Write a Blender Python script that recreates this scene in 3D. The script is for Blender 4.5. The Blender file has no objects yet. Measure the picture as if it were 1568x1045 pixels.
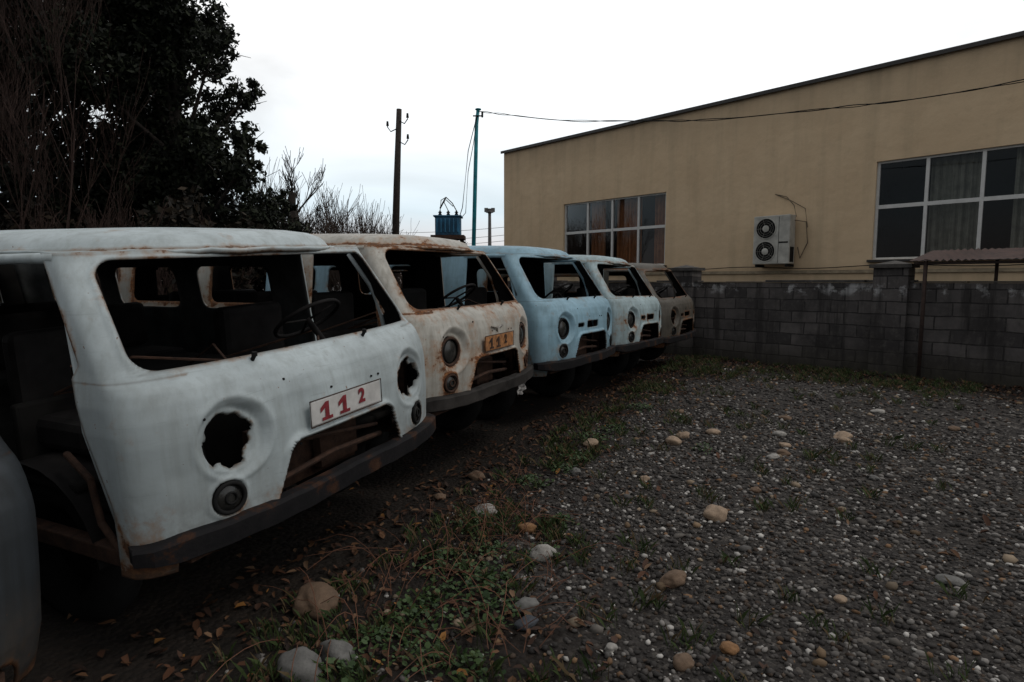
import bpy, math, random
import numpy as np
from mathutils import Vector, Matrix, noise
rad=math.radians
random.seed(7); R=np.random.default_rng(7)
scn=bpy.context.scene
# ------------------------------------------------------------------ helpers
def link(ob,parent=None):
    scn.collection.objects.link(ob)
    if parent: ob.parent=parent
    return ob
def empty(name,loc=(0,0,0),rot=(0,0,0)):
    e=bpy.data.objects.new(name,None); e.location=loc; e.rotation_euler=rot; e.empty_display_size=.3
    return link(e)
def mesh_np(name,V,F,mats,col=None,smooth=False,parent=None,attr=None,midx=None):
    V=np.asarray(V,dtype=np.float32); F=np.asarray(F,dtype=np.int32)
    me=bpy.data.meshes.new(name); n=len(V); m,k=F.shape
    me.vertices.add(n); me.vertices.foreach_set('co',V.ravel())
    me.loops.add(m*k); me.loops.foreach_set('vertex_index',F.ravel())
    me.polygons.add(m); me.polygons.foreach_set('loop_start',np.arange(0,m*k,k,dtype=np.int32))
    me.update(calc_edges=True)
    if smooth: me.polygons.foreach_set('use_smooth',np.ones(m,dtype=bool))
    if not isinstance(mats,(list,tuple)): mats=[mats]
    for a in mats: me.materials.append(a)
    if midx is not None: me.polygons.foreach_set('material_index',np.asarray(midx,dtype=np.int32))
    if col is not None:
        ca=me.color_attributes.new('Col','FLOAT_COLOR','POINT')
        c=np.ones((n,4),dtype=np.float32); c[:,:3]=col; ca.data.foreach_set('color',c.ravel())
    if attr is not None:
        for an,av in attr.items():
            a=me.attributes.new(an,'FLOAT','POINT'); a.data.foreach_set('value',np.asarray(av,dtype=np.float32))
    me.update()
    return link(bpy.data.objects.new(name,me),parent)
class MB:
    def __init__(s): s.V=[];s.F=[];s.n=0
    def add(s,V,F):
        s.V.extend([tuple(v) for v in V]); s.F.extend([tuple(i+s.n for i in f) for f in F]); s.n+=len(V)
    def box(s,x0,x1,y0,y1,z0,z1):
        s.add([(x0,y0,z0),(x1,y0,z0),(x1,y1,z0),(x0,y1,z0),(x0,y0,z1),(x1,y0,z1),(x1,y1,z1),(x0,y1,z1)],
          [(0,3,2,1),(4,5,6,7),(0,1,5,4),(1,2,6,5),(2,3,7,6),(3,0,4,7)])
    def tube(s,pts,rr,k=6,cap=True):
        pts=[Vector(p) for p in pts]; V=[];F=[]
        if not hasattr(rr,'__len__'): rr=[rr]*len(pts)
        for i,p in enumerate(pts):
            a=pts[max(i-1,0)]; b=pts[min(i+1,len(pts)-1)]; d=(b-a)
            if d.length<1e-9: d=Vector((0,0,1))
            d.normalize()
            up=Vector((0,0,1)) if abs(d.z)<.95 else Vector((1,0,0))
            x=d.cross(up).normalized(); y=x.cross(d).normalized()
            for j in range(k):
                t=2*math.pi*j/k; V.append(p+(x*math.cos(t)+y*math.sin(t))*rr[i])
        for i in range(len(pts)-1):
            for j in range(k):
                F.append((i*k+j,(i+1)*k+j,(i+1)*k+(j+1)%k,i*k+(j+1)%k))
        if cap: F.append(tuple(range(k))); F.append(tuple(range((len(pts)-1)*k,len(pts)*k))[::-1])
        s.add(V,F)
    def ring(s,c,ax,R0,r,n=24,k=8):
        ax=Vector(ax).normalized(); up=Vector((0,0,1)) if abs(ax.z)<.9 else Vector((1,0,0))
        x=ax.cross(up).normalized(); y=ax.cross(x).normalized(); c=Vector(c);V=[];F=[]
        for i in range(n):
            t=2*math.pi*i/n; d=x*math.cos(t)+y*math.sin(t)
            for j in range(k):
                q=2*math.pi*j/k; V.append(c+d*(R0+r*math.cos(q))+ax*(r*math.sin(q)))
        for i in range(n):
            for j in range(k):
                F.append((i*k+j,((i+1)%n)*k+j,((i+1)%n)*k+(j+1)%k,i*k+(j+1)%k))
        s.add(V,F)
    def disc(s,c,ax,r,n=24,dome=0):
        ax=Vector(ax).normalized(); up=Vector((0,0,1)) if abs(ax.z)<.9 else Vector((1,0,0))
        x=ax.cross(up).normalized(); y=ax.cross(x).normalized(); c=Vector(c);V=[c+ax*dome];F=[]
        for q in (0.5,1):
            for i in range(n):
                t=2*math.pi*i/n; V.append(c+(x*math.cos(t)+y*math.sin(t))*r*q+ax*dome*(1-q*q))
        for i in range(n):
            j=(i+1)%n
            F.append((0,1+i,1+j)); F.append((1+i,1+n+i,1+n+j,1+j))
        s.add(V,F)
    def make(s,name,mat,parent=None,smooth=False,bevel=0):
        me=bpy.data.meshes.new(name); me.from_pydata(s.V,[],s.F); me.update()
        me.materials.append(mat)
        if smooth:
            for p in me.polygons: p.use_smooth=True
        ob=link(bpy.data.objects.new(name,me),parent)
        if bevel:
            b=ob.modifiers.new('b','BEVEL'); b.width=bevel; b.segments=2; b.limit_method='ANGLE'
        return ob
# ------------------------------------------------------------------ materials
class NT:
    def __init__(s,name):
        s.m=bpy.data.materials.new(name); s.m.use_nodes=True; s.t=s.m.node_tree; s.b=s.t.nodes['Principled BSDF']; s.o=s.t.nodes['Material Output']
    def n(s,ty,**k):
        q=s.t.nodes.new(ty)
        for a,v in k.items(): setattr(q,a,v)
        return q
    def l(s,a,b): s.t.links.new(a,b)
    def noise(s,scale,detail=6,rough=.55,vec=None,dist=0):
        q=s.n('ShaderNodeTexNoise'); q.inputs['Scale'].default_value=scale; q.inputs['Detail'].default_value=detail; q.inputs['Roughness'].default_value=rough; q.inputs['Distortion'].default_value=dist
        if vec is not None: s.l(vec,q.inputs['Vector'])
        return q.outputs['Fac']
    def coord(s,kind='Object',scale=None,loc=None):
        q=s.n('ShaderNodeTexCoord'); o=q.outputs[kind]
        if scale or loc:
            m=s.n('ShaderNodeMapping'); m.inputs['Scale'].default_value=scale or (1,1,1); m.inputs['Location'].default_value=loc or (0,0,0); s.l(o,m.inputs['Vector']); o=m.outputs[0]
        return o
    def ramp(s,inp,stops):
        q=s.n('ShaderNodeValToRGB'); e=q.color_ramp.elements
        while len(e)<len(stops): e.new(.5)
        for i,(p,c) in enumerate(stops):
            e[i].position=p; e[i].color=(c,c,c,1) if not hasattr(c,'__len__') else (*c,1)
        s.l(inp,q.inputs['Fac']); return q.outputs['Color']
    def math(s,op,a,b=None,clamp=False):
        q=s.n('ShaderNodeMath',operation=op,use_clamp=clamp)
        for i,v in enumerate((a,b)):
            if v is None: continue
            if isinstance(v,(int,float)): q.inputs[i].default_value=v
            else: s.l(v,q.inputs[i])
        return q.outputs[0]
    def mix(s,f,a,b,mode='MIX'):
        q=s.n('ShaderNodeMix',data_type='RGBA',blend_type=mode)
        for nm,v in (('Factor',f),('A',a),('B',b)):
            sk=[x for x in q.inputs if x.name==nm and (x.type==('VALUE' if nm=='Factor' else 'RGBA'))][0]
            if isinstance(v,(int,float)): sk.default_value=v
            elif isinstance(v,tuple): sk.default_value=(*v,1)
            else: s.l(v,sk)
        return [x for x in q.outputs if x.type=='RGBA'][0]
    def attr(s,name):
        q=s.n('ShaderNodeAttribute',attribute_name=name); return q
    def bump(s,h,strength=.3,dist=.01,prev=None):
        q=s.n('ShaderNodeBump'); q.inputs['Strength'].default_value=strength; q.inputs['Distance'].default_value=dist
        s.l(h,q.inputs['Height'])
        if prev is not None: s.l(prev,q.inputs['Normal'])
        s.l(q.outputs[0],s.b.inputs['Normal']); return q.outputs[0]
    def base(s,c):
        if isinstance(c,tuple): s.b.inputs['Base Color'].default_value=(*c,1)
        else: s.l(c,s.b.inputs['Base Color'])
    def rough(s,c):
        if isinstance(c,(int,float)): s.b.inputs['Roughness'].default_value=c
        else: s.l(c,s.b.inputs['Roughness'])
def simple(name,c,rough=.7,var=.35,scale=8,metal=0,bump=.2,bd=.004,spec=.5):
    t=NT(name); co=t.coord()
    f=t.noise(scale,8,.6,co)
    c1=tuple(x*(1-var) for x in c); c2=tuple(min(1,x*(1+var)) for x in c)
    t.base(t.ramp(f,[(.3,c1),(.7,c2)])); t.rough(rough); t.b.inputs['Metallic'].default_value=metal; t.b.inputs['Specular IOR Level'].default_value=spec
    t.bump(t.noise(scale*6,5,.6,co),bump,bd); return t.m
def colattr(name,rough=.8,trans=0,bump=0):
    t=NT(name); a=t.attr('Col'); t.base(a.outputs['Color']); t.rough(rough)
    t.b.inputs['Specular IOR Level'].default_value=.25
    if bump: t.bump(t.noise(90,5,.6,t.coord()),bump,.003)
    return t.m
def paint(name,c,rust=0.0,dirt=.5,rough=.5,ew=.20,off=0,mott=.35):
    t=NT(name); co=t.coord('Object',None,(off,off*.7,0)); st=t.coord('Object',(16,16,.9)); st2=t.coord('Object',(30,30,1.6))
    big=t.noise(1.7,8,.62,co); fine=t.noise(16,9,.68,co); streak=t.noise(1.0,7,.62,st); streak2=t.noise(1.0,4,.6,st2)
    edge=t.attr('edge').outputs['Fac']
    sp=t.n('ShaderNodeSeparateXYZ'); t.l(t.coord(),sp.inputs[0])
    lowm=t.ramp(sp.outputs['Z'],[(.50,1),(.80,0)])
    dk=tuple(x*.55 for x in c); lt=tuple(min(.9,x*1.10) for x in c); grime=(c[0]*.42,c[1]*.39,c[2]*.34)
    col=t.mix(t.ramp(big,[(.38,0),(.62,1)]),lt,tuple(x*.78 for x in c))
    col=t.mix(t.math('MULTIPLY',t.ramp(streak,[(.47,0),(.66,1)]),dirt),col,grime)
    col=t.mix(t.math('MULTIPLY',t.ramp(streak2,[(.55,0),(.62,1)]),dirt*.45),col,grime)
    col=t.mix(t.math('MULTIPLY',t.ramp(t.noise(6,10,.75,co),[(.50,0),(.68,1)]),mott),col,grime)
    col=t.mix(t.math('MULTIPLY',lowm,t.ramp(fine,[(.35,.12),(.6,.65)])),col,(.09,.07,.052))
    s0=t.math('ADD',t.math('MULTIPLY',fine,.42),t.math('MULTIPLY',t.noise(3.1,5,.6,co),.68))
    s1=t.math('ADD',s0,t.math('MULTIPLY',edge,ew+rust*.30))
    s1=t.math('ADD',s1,t.math('MULTIPLY',lowm,.06))
    thr=.70-rust*.45
    halo=t.ramp(s1,[(thr-.04,0),(thr+.08,1)])
    core=t.ramp(s1,[(thr+.06,0),(thr+.10,1)])
    rc=t.ramp(t.noise(40,8,.7,co),[(.3,(.03,.012,.007)),(.50,(.15,.052,.016)),(.70,(.38,.16,.05))])
    col=t.mix(t.math('MULTIPLY',halo,.65),col,(.36*c[0]+.15,.22*c[1]+.05,.12*c[2]+.006))
    col=t.mix(core,col,rc)
    ch=t.ramp(t.noise(38,3,.5,co),[(.72,0),(.74,1)])
    col=t.mix(t.math('MULTIPLY',ch,.85),col,rc)
    scr=t.ramp(t.noise(1,3,.5,t.coord('Object',(4,4,90)),2.0),[(.64,0),(.67,1)])
    col=t.mix(t.math('MULTIPLY',scr,.3),col,dk)
    col=t.mix(t.math('MULTIPLY',t.ramp(edge,[(.35,0),(1,1)]),.7),col,(c[0]*.20,c[1]*.15,c[2]*.11))
    t.base(col); t.rough(t.mix(core,t.mix(streak,(rough-.08,)*3,(rough+.28,)*3),(.92,)*3))
    b=t.bump(t.noise(5,3,.5,co),.35,.014)
    t.bump(t.math('ADD',t.math('MULTIPLY',core,-.6),t.math('MULTIPLY',t.noise(70,6,.7,co),.5)),.4,.002,b)
    return t.m
M={}
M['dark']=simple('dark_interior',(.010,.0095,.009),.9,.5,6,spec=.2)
M['seat']=simple('seat_vinyl',(.012,.011,.011),.8,.4,10,spec=.2)
M['rubber']=simple('rubber',(.012,.012,.012),.85,.3,14,spec=.2)
M['rust']=simple('rusty_metal',(.05,.024,.014),.9,.6,22,0,.6,.004)
def bumper_mat():
    t=NT('bumper_paint'); co=t.coord()
    f=t.noise(4,8,.7,co)
    t.base(t.ramp(f,[(.40,(.006,.006,.007)),(.54,(.012,.011,.012)),(.59,(.04,.018,.010)),(.72,(.075,.04,.024))])); t.rough(.8); t.b.inputs['Specular IOR Level'].default_value=.2
    t.bump(t.noise(60,5,.6,co),.5,.004); return t.m
M['bumper']=bumper_mat()
M['bumper_grey']=simple('bumper_grey',(.03,.027,.025),.85,.7,5,0,.5,.004,spec=.2)
M['chrome']=simple('tarnished_chrome',(.35,.33,.30),.35,.4,30,.8)
M['lamp']=simple('lamp_glass',(.03,.03,.028),.15,.5,20)
M['plate']=simple('plate_white',(.58,.57,.55),.5,.18,12)
M['plate_rust']=simple('plate_rusty',(.36,.16,.06),.7,.5,25)
M['bent']=simple('bent_sheet',(.22,.21,.20),.6,.5,14)
M['red']=simple('plate_digits',(.22,.022,.03),.6,.3,40)
# ------------------------------------------------------------------ VAN
def Fz(z): return np.interp(z,[.42,.5,.6,.8,.95,1.04,1.10,1.145,1.175,1.195,1.22,1.63,1.68],[-.05,-.03,-.01,0,0,-.01,-.028,-.055,-.085,-.115,-.15,-.43,-.455])
def Wz(z): return np.interp(z,[.42,.6,1.0,1.1,1.17,1.22,1.68],[.945,.962,.97,.963,.95,.94,.88])
def RY(z): return np.interp(z,[.4,1.1,1.22,1.68],[.22,.24,.17,.15])
YB=lambda z: np.interp(z,[.42,.5,.75,1.1,1.2,1.25,1.68],[-.20,-.22,-.30,-.43,-.47,-.43,-.68])
PP=3.0
def yfun(x,z):
    q=np.clip(np.abs(x)/Wz(z),0,1)
    return Fz(z)-RY(z)*(1-(1-q**PP)**(1/PP))-.035*q*q
def rbox(x,z,cx,cz,hx,hz,r):
    dx=np.abs(x-cx)-hx+r; dz=np.abs(z-cz)-hz+r
    return np.hypot(np.maximum(dx,0),np.maximum(dz,0))+np.minimum(np.maximum(dx,dz),0)-r
def wsdf(x,z): return rbox(x,z,0,1.422,.828-.13*(z-1.425),.208,.075)
def gsdf(x,z): return rbox(x,z,-.0,.68,.41-.40*(z-.68),.145,.05)
def holes(x,z,v):
    S=np.minimum(wsdf(x,z),gsdf(x,z))
    S=np.minimum(S,rbox(x,z,0,.42,.84,.125,.06))
    for sx in (-1,1):
        dx=x-sx*.62; dz=z-.905; a=np.arctan2(dz,dx); r=np.hypot(dx,dz)
        rr=.100
        if v['jag']: rr=.106+.006*np.sin(2*a+sx)+.008*np.sin(4*a+.9+sx)+.006*np.sin(9*a+sx*2)-.014*np.exp(-((a-.9*sx)/.22)**2)-.012*np.exp(-((a+1.9)/.18)**2)
        S=np.minimum(S,r-rr)
        S=np.minimum(S,np.hypot(x-sx*.66,z-.685)-.066)
    if v.get('vent'):
        S=np.minimum(S,rbox(x,z,.0,.925,.15,.035,.015))
        S=np.minimum(S,rbox(x,z,-.30,.925,.07,.02,.01))
    return S
def grid_mesh(name,P,keep,mats,parent,edge,th=.012):
    nz,nx=P.shape[:2]; idx=np.arange(nz*nx).reshape(nz,nx)
    q=np.stack([idx[:-1,:-1],idx[:-1,1:],idx[1:,1:],idx[1:,:-1]],-1)[keep]
    used,inv=np.unique(q.ravel(),return_inverse=True)
    ob=mesh_np(name,P.reshape(-1,3)[used],inv.reshape(-1,4),mats,None,True,parent,{'edge':edge.reshape(-1)[used]})
    m=ob.modifiers.new('s','SOLIDIFY'); m.thickness=th; m.offset=-1; m.material_offset=1; m.material_offset_rim=2; m.use_even_offset=False
    return ob
def van(loc,head,roll=0,pitch=0,dz=0,mat=None,v={},seed=0):
    E=empty('abandoned_van',(loc[0],loc[1],dz),(pitch,roll,-rad(90+head)))
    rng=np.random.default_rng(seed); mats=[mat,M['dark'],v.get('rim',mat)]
    nz,nh=124,104; zs=np.linspace(.44,1.665,nz)
    X=np.zeros((nz,2*nh+1));Y=X.copy()
    for j,z in enumerate(zs):
        t=np.linspace(0,math.pi/2,400); W=Wz(z)
        x=W*np.sin(t)**(2/PP); y=Fz(z)-RY(z)*(1-np.cos(t)**(2/PP))-.035*(x/W)**2
        x=np.append(x,W); y=np.append(y,min(YB(z),y[-1]-.02))
        s=np.concatenate([[0],np.cumsum(np.hypot(np.diff(x),np.diff(y)))])
        q=np.linspace(0,s[-1],nh+1); xx=np.interp(q,s,x); yy=np.interp(q,s,y)
        X[j]=np.concatenate([-xx[::-1],xx[1:]]); Y[j]=np.concatenate([yy[::-1],yy[1:]])
    Z=np.repeat(zs[:,None],2*nh+1,1)
    S=holes(X,Z,v); side=np.abs(X)>Wz(Z)*.995; S=np.where(side,.3,S)
    c=(S[:-1,:-1]+S[1:,:-1]+S[:-1,1:]+S[1:,1:])/4; keep=c>0
    K=np.zeros_like(S,bool);D=K.copy()
    for a,b in ((0,0),(0,1),(1,0),(1,1)):
        K[a:nz-1+a,b:2*nh+b]|=keep; D[a:nz-1+a,b:2*nh+b]|=~keep
    bd=K&D; e=1e-3
    gx=(holes(X+e,Z,v)-holes(X-e,Z,v))/(2*e); gz=(holes(X,Z+e,v)-holes(X,Z-e,v))/(2*e)
    mv=np.clip(S,-.012,.012)
    X2=np.where(bd,X-mv*gx,X); Z2=np.where(bd,Z-mv*gz,Z); Y2=np.where(bd,yfun(X2,Z2),Y)
    for sx in (-1,1):
        r=np.hypot(X2-sx*.605,Z2-.915)
        Y2-=.042*np.clip((.165-r)/.05,0,1)**1.5*(r<.165)
        Y2+=.006*np.exp(-((r-.168)/.010)**2)
        r3=np.hypot(X2-sx*.62,Z2-.905); Y2+=.014*np.exp(-((r3-.120)/.008)**2)
        r=np.hypot(X2-sx*.66,Z2-.685); Y2+=.012*np.exp(-((r-.078)/.008)**2)
    g=gsdf(X2,Z2)
    Y2+=.026*np.exp(-((g-.010)/.014)**2)*(Z2<.9)
    w=wsdf(X2,Z2)
    Y2+=.012*np.exp(-((w-.012)/.008)**2)*(~side)
    # welded seam around the belt
    seam=np.exp(-((Z2-1.188)/.0075)**2)*(np.abs(X2)>.70)
    Y2-=.007*seam*(~side)
    for k in range(14):
        cx,cz,a,rr=rng.uniform(-.9,.9),rng.uniform(.5,1.1),rng.uniform(-.014,.004),rng.uniform(.04,.13)
        Y2+=a*np.exp(-((X2-cx)**2+(Z2-cz)**2)/rr**2)
    edge=np.exp(-np.abs(np.where(side,1,S))/.014)
    edge=np.maximum(edge,.8*np.clip((.54-Z2)/.08,0,1)); edge=np.maximum(edge,.75*seam)
    endd=np.abs(Y2-YB(Z2)); edge=np.maximum(edge,np.where(side,np.exp(-endd/.02),0)*.9)
    edge=np.maximum(edge,.6*np.exp(-np.abs(Z2-1.208)/.012)*(np.abs(X2)<.85))
    edge=np.maximum(edge,np.exp(-np.abs(Z2-1.66)/.012)*.9)
    P=np.stack([-X2,Y2,Z2],-1)
    grid_mesh('front_shell',P,keep,mats,E,edge)
    n=120; th=np.linspace(0,2*math.pi,n,endpoint=False)
    def se(c,p): return np.sign(c)*np.abs(c)**(2/p)
    cx,cy,hx,hy=0,-2.39,.90,1.97
    rings=[(1.003,-.030),(1.010,-.022),(1.016,-.008),(1.012,-.002),(.995,-.003),(.982,.003),(.975,.012),(.965,.028),(.94,.053),(.89,.076),(.80,.093),(.65,.106),(.45,.113),(.22,.117),(.02,.118)]
    V=[];
    for k,(q,h) in enumerate(rings):
        xx=cx+se(np.sin(th),3.6)*hx*q
        yy=cy+se(np.cos(th),5.0)*max(hy-(1-q)*hx*1.25,hy*q*.8)
        bow=-.05*(xx/hx)**2*(yy>cy)
        V.append(np.stack([xx,yy+bow,np.full(n,1.675+h)+.004*np.sin(yy*5+k*.3)+(.003*np.sin(xx*23+seed)+.002*np.sin(xx*61+seed)) *(k<4)],-1))
    V=np.concatenate(V); F=[]
    for k in range(len(rings)-1):
        for i in range(n):
            j=(i+1)%n; F.append((k*n+i,(k+1)*n+i,(k+1)*n+j,k*n+j))
    ed=np.zeros(len(V)); ed[:n*2]=.9; ed[2*n:4*n]=.35; ed[4*n:6*n]=.8; ed[6*n:7*n]=.4
    rf=mesh_np('roof',V,np.array(F),mats,None,True,E,{'edge':ed})
    m=rf.modifiers.new('s','SOLIDIFY'); m.thickness=.012; m.offset=-1; m.material_offset=1
    for sx in (-1,1):
        ny=110; ys=np.linspace(-1.06,-4.32,ny); zz=np.linspace(.46,1.66,48)
        Yg,Zg=np.meshgrid(ys,zz)
        def sh(y,z):
            s=np.full_like(y,9.)
            for c0 in (-1.75,-2.72,-3.66):
                s=np.minimum(s,rbox(y,z,c0,1.40,.36,.155,.07))
            s=np.minimum(s,np.hypot(y+3.25,z-.42)-.42)
            return s
        S=sh(Yg,Zg); c=(S[:-1,:-1]+S[1:,:-1]+S[:-1,1:]+S[1:,1:])/4; kp=c>0
        Kk=np.zeros_like(S,bool);Dd=Kk.copy()
        for a,b in ((0,0),(0,1),(1,0),(1,1)):
            Kk[a:47+a,b:ny-1+b]|=kp; Dd[a:47+a,b:ny-1+b]|=~kp
        bd=Kk&Dd; gy=(sh(Yg+e,Zg)-sh(Yg-e,Zg))/(2*e); gz=(sh(Yg,Zg+e)-sh(Yg,Zg-e))/(2*e); mv=np.clip(S,-.02,.02)
        Yg2=np.where(bd,Yg-mv*gy,Yg); Zg2=np.where(bd,Zg-mv*gz,Zg)
        Xg=sx*(Wz(Zg2)-.0-.10*np.clip((-4.15-Yg2)/.17,0,1)**2)
        P=np.stack([Xg,Yg2,Zg2],-1)
        if sx>0: P=P[:, ::-1]; kp=kp[:, ::-1]; S=S[:, ::-1]
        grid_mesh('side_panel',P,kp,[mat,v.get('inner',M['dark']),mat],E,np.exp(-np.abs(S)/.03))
        b=MB(); xw=.868
        b.tube([(sx*xw,-.60,1.645),(sx*xw,-1.10,1.645)],.022,10)
        b.tube([(sx*.86,-.64,1.62),(sx*.90,-.52,1.42),(sx*.925,-.46,1.22),(sx*.94,-.43,1.0),(sx*.93,-.30,.6)],.014,8)
        b.make('door_frame',mat,E,True)
        b=MB(); b.box(sx*.90-.03,sx*.90+.03,-1.07,-.24,.46,.53); b.box(sx*.90-.02,sx*.90+.02,-.36,-.28,.53,1.1)
        b.tube([(sx*.93,-.30,.50),(sx*.92,-.45,.62),(sx*.90,-.52,.78),(sx*.88,-.7,.86)],.016,6)
        b.make('door_sill',M['rust'],E,bevel=.01)
        b=MB()
        for yw in (-.92,-3.25):
            b.ring((sx*.76,yw,.37-dz),(1,0,0),.27,.10,28,10)
            b.disc((sx*.76,yw,.37-dz),(sx,0,0),.2,20,.03)
        b.make('wheels',M['rubber'],E,True)
        b=MB(); pts=[]
        for i in range(13):
            a=math.pi*i/12; pts.append((-.92+.43*math.cos(a),.42+.38*math.sin(a)))
        V=[(sx*.55,p[0],p[1]) for p in pts]+[(sx*.93,p[0],p[1]) for p in pts]
        b.add(V,[(i,i+1,14+i,13+i) for i in range(12)]); b.make('wheel_house',M['seat'],E,True)
    xs=np.linspace(-.87,.87,60); zz=np.linspace(.46,1.66,44); Xg,Zg=np.meshgrid(xs,zz)
    S=np.minimum(rbox(Xg,Zg,-.42,1.39,.27,.15,.06),rbox(Xg,Zg,.42,1.39,.27,.15,.06))
    c=(S[:-1,:-1]+S[1:,:-1]+S[:-1,1:]+S[1:,1:])/4
    P=np.stack([Xg*Wz(Zg)/.97,np.full_like(Xg,-4.32),Zg],-1)
    grid_mesh('rear_panel',P,c>0,mats,E,np.exp(-np.abs(S)/.03))
    b=MB(); b.box(-.9,.9,-4.28,-.62,.70,.74); b.box(-.86,.86,-.60,-.30,.62,.66)
    b.box(-.30,.30,-1.5,-.45,.74,1.04); b.box(-.86,.86,-1.12,-1.07,.74,1.02)
    b.box(-.82,.82,-.52,-.34,1.06,1.13); b.box(-.86,.86,-.40,-.37,.5,1.08)
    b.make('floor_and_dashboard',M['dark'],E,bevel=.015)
    b=MB()
    for sx in (-.55,.55):
        b.box(sx-.24,sx+.24,-1.18,-.72,.80,.95); b.box(sx-.24,sx+.24,-1.28,-1.16,.95,1.32)
    for yy in (-2.1,-3.0):
        b.box(-.75,.3,yy-.4,yy,.85,.97); b.box(-.75,.3,yy-.52,yy-.42,.97,1.30)
    b.make('seats',M['seat'],E,bevel=.04)
    b=MB(); b.ring((-.48,-.66,1.25),(0,-.55,.83),.20,.012,32,8); b.tube([(-.48,-.66,1.245),(-.48,-.44,1.0),(-.48,-.38,.8)],.018,8)
    for a in (0,2.1,4.2):
        b.tube([(-.48,-.66,1.242),(-.48+.19*math.cos(a),-.66+.16*math.sin(a),1.245+.105*math.sin(a))],.008,6)
    b.make('steering_wheel',M['seat'],E,True)
    b=MB()
    for k in range(7):
        x0=rng.uniform(-.8,.8); b.tube([(x0,-.48,1.145),(x0+rng.uniform(-.3,.3),-.75,1.16+rng.uniform(-.1,.06)),(x0+rng.uniform(-.5,.5),-1.2,1.0)],.007,5)
    b.make('loose_rods',M['rust'],E)
    if not v.get('nobump'):
        xs=np.linspace(-.965,.965,49); b=MB(); V=[];F=[]
        prof=[(-.03,.505),(.018,.500),(.036,.512),(.036,.588),(.022,.602),(-.03,.602)]
        for x in xs:
            y=float(yfun(np.array(x*.990),np.array(.60)))
            ax_=abs(x); tap=1-.35*max(0,(ax_-.85)/.115)
            dent=.012*math.exp(-((x-.3)/.12)**2)*math.sin(seed*3)
            for (py,pz) in prof:
                w=.007*math.sin(x*7+seed)+.010*math.sin(x*2.3+seed*2)+.003*math.sin(x*31+seed)
                V.append((-x*(1+max(0,py)*.9*ax_),y+.012+py+dent,.56+(pz-.56)*tap+w*.6))
        k=len(prof)
        for i in range(len(xs)-1):
            for j in range(k):
                F.append((i*k+j,i*k+(j+1)%k,(i+1)*k+(j+1)%k,(i+1)*k+j))
        F.append(tuple(range(k))); F.append(tuple(range((len(xs)-1)*k,len(xs)*k))[::-1])
        b.add(V,F); b.make('bumper',v.get('bmat',M['bumper']),E)
    b=MB(); b.box(-.36,.36,-.30,-.27,.50,.84); b.tube([(-.4,-.12,.63),(0,-.10,.66),(.4,-.12,.62)],.014,6); b.tube([(-.35,-.1,.7),(.3,-.14,.78)],.01,6)
    b.box(-.30,-.02,-.25,-.2,.55,.75); b.tube([(.3,-.1,.80),(.34,-.12,.6),(.28,-.15,.52)],.02,6)
    b.box(-.8,.8,-.20,-.12,.46,.52)
    b.make('radiator_support',M['rust'],E)
    cups=MB(); rims=MB(); glass=MB()
    for sx in (-1,1):
        y=float(yfun(np.array(.62),np.array(.905)))-.04
        if not v['jag']:
            cups.tube([(sx*.62,y-.005,.905),(sx*.62,y-.10,.905)],[.125,.09],20)
            rims.ring((sx*.62,y+.004,.905),(sx*.18,1,0),.098,.011,32,8); glass.disc((sx*.62,y-.012,.905),(sx*.18,1,0),.095,24,.03)
        else: cups.tube([(sx*.60,y-.16,.70),(sx*.62,y-.18,.95),(sx*.5,y-.2,1.1)],.012,6)
        y2=float(yfun(np.array(.66),np.array(.685)))
        ax=(sx*.28,1,0)
        rims.ring((sx*.66,y2+.008,.685),ax,.060,.009,28,8); glass.disc((sx*.66,y2-.004,.685),ax,.056,20,.018)
        rims.ring((sx*.66,y2+.016,.685),ax,.022,.005,16,6)
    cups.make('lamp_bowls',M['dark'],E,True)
    rims.make('lamp_rims',v.get('rimmat',M['rubber']),E,True); glass.make('lamp_lenses',M['lamp'],E,True)
    if v.get('plate'):
        y=float(yfun(np.array(0.15),np.array(.90)))+.018
        b=MB(); b.box(-.24,.26,y,y+.012,.866,.980); b.make('number_plate',v['plate'],E,bevel=.012)
        fr=MB(); 
        fr.tube([(-.245,y+.012,.863),(.265,y+.012,.863),(.265,y+.012,.983),(-.245,y+.012,.983),(-.245,y+.012,.863)],.003,5); fr.make('plate_frame',M['rust'],E)
        dm=M['red'] if v.get('digits') else M['rust']
        b=MB()
        for xc in (.165,.045):   # digit one: flag, stem, foot
            z0,h=.880,.084
            prof1=[(-.010,0),(.016,0),(.016,h),(-.006,h),(-.040,h-.024),(-.040,h-.046),(-.010,h-.028)]
            n1_=len(prof1); V=[(xc-px,y+.0155,z0+pz) for px,pz in prof1]
            b.add(V,[tuple(range(n1_))])
            b.add([(xc+.032,y+.0160,z0-.001),(xc-.038,y+.0160,z0-.001),(xc-.038,y+.0160,z0+.014),(xc+.032,y+.0160,z0+.014)],[(0,1,2,3)])
        b.make('digits_one',dm,E)
        cu=bpy.data.curves.new('digit_two','FONT'); cu.body='2'; cu.size=.095; cu.extrude=.001; cu.offset=.0035
        o=bpy.data.objects.new('digit_two',cu); o.location=(-.06,y+.0165,.902); o.rotation_euler=(rad(90),0,rad(180)); cu.materials.append(dm); link(o,E)
    b=MB()
    for x in (-.42,.30):
        y=float(yfun(np.array(x),np.array(1.19))); b.tube([(-x,y-.01,1.185),(-x,y+.012,1.215)],.009,8); b.tube([(-x,y+.012,1.212),(-x,y+.014,1.23)],.012,8)
    for x,z in ((-.34,1.10),(-.72,1.02),(.22,1.0),(.28,1.0),(-.08,1.01),(-.30,.80)):
        y=float(yfun(np.array(x),np.array(z))); b.tube([(-x,y-.004,z),(-x,y+.0015,z)],.006,8)
    b.make('wiper_spindles',M['rubber'],E)
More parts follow.
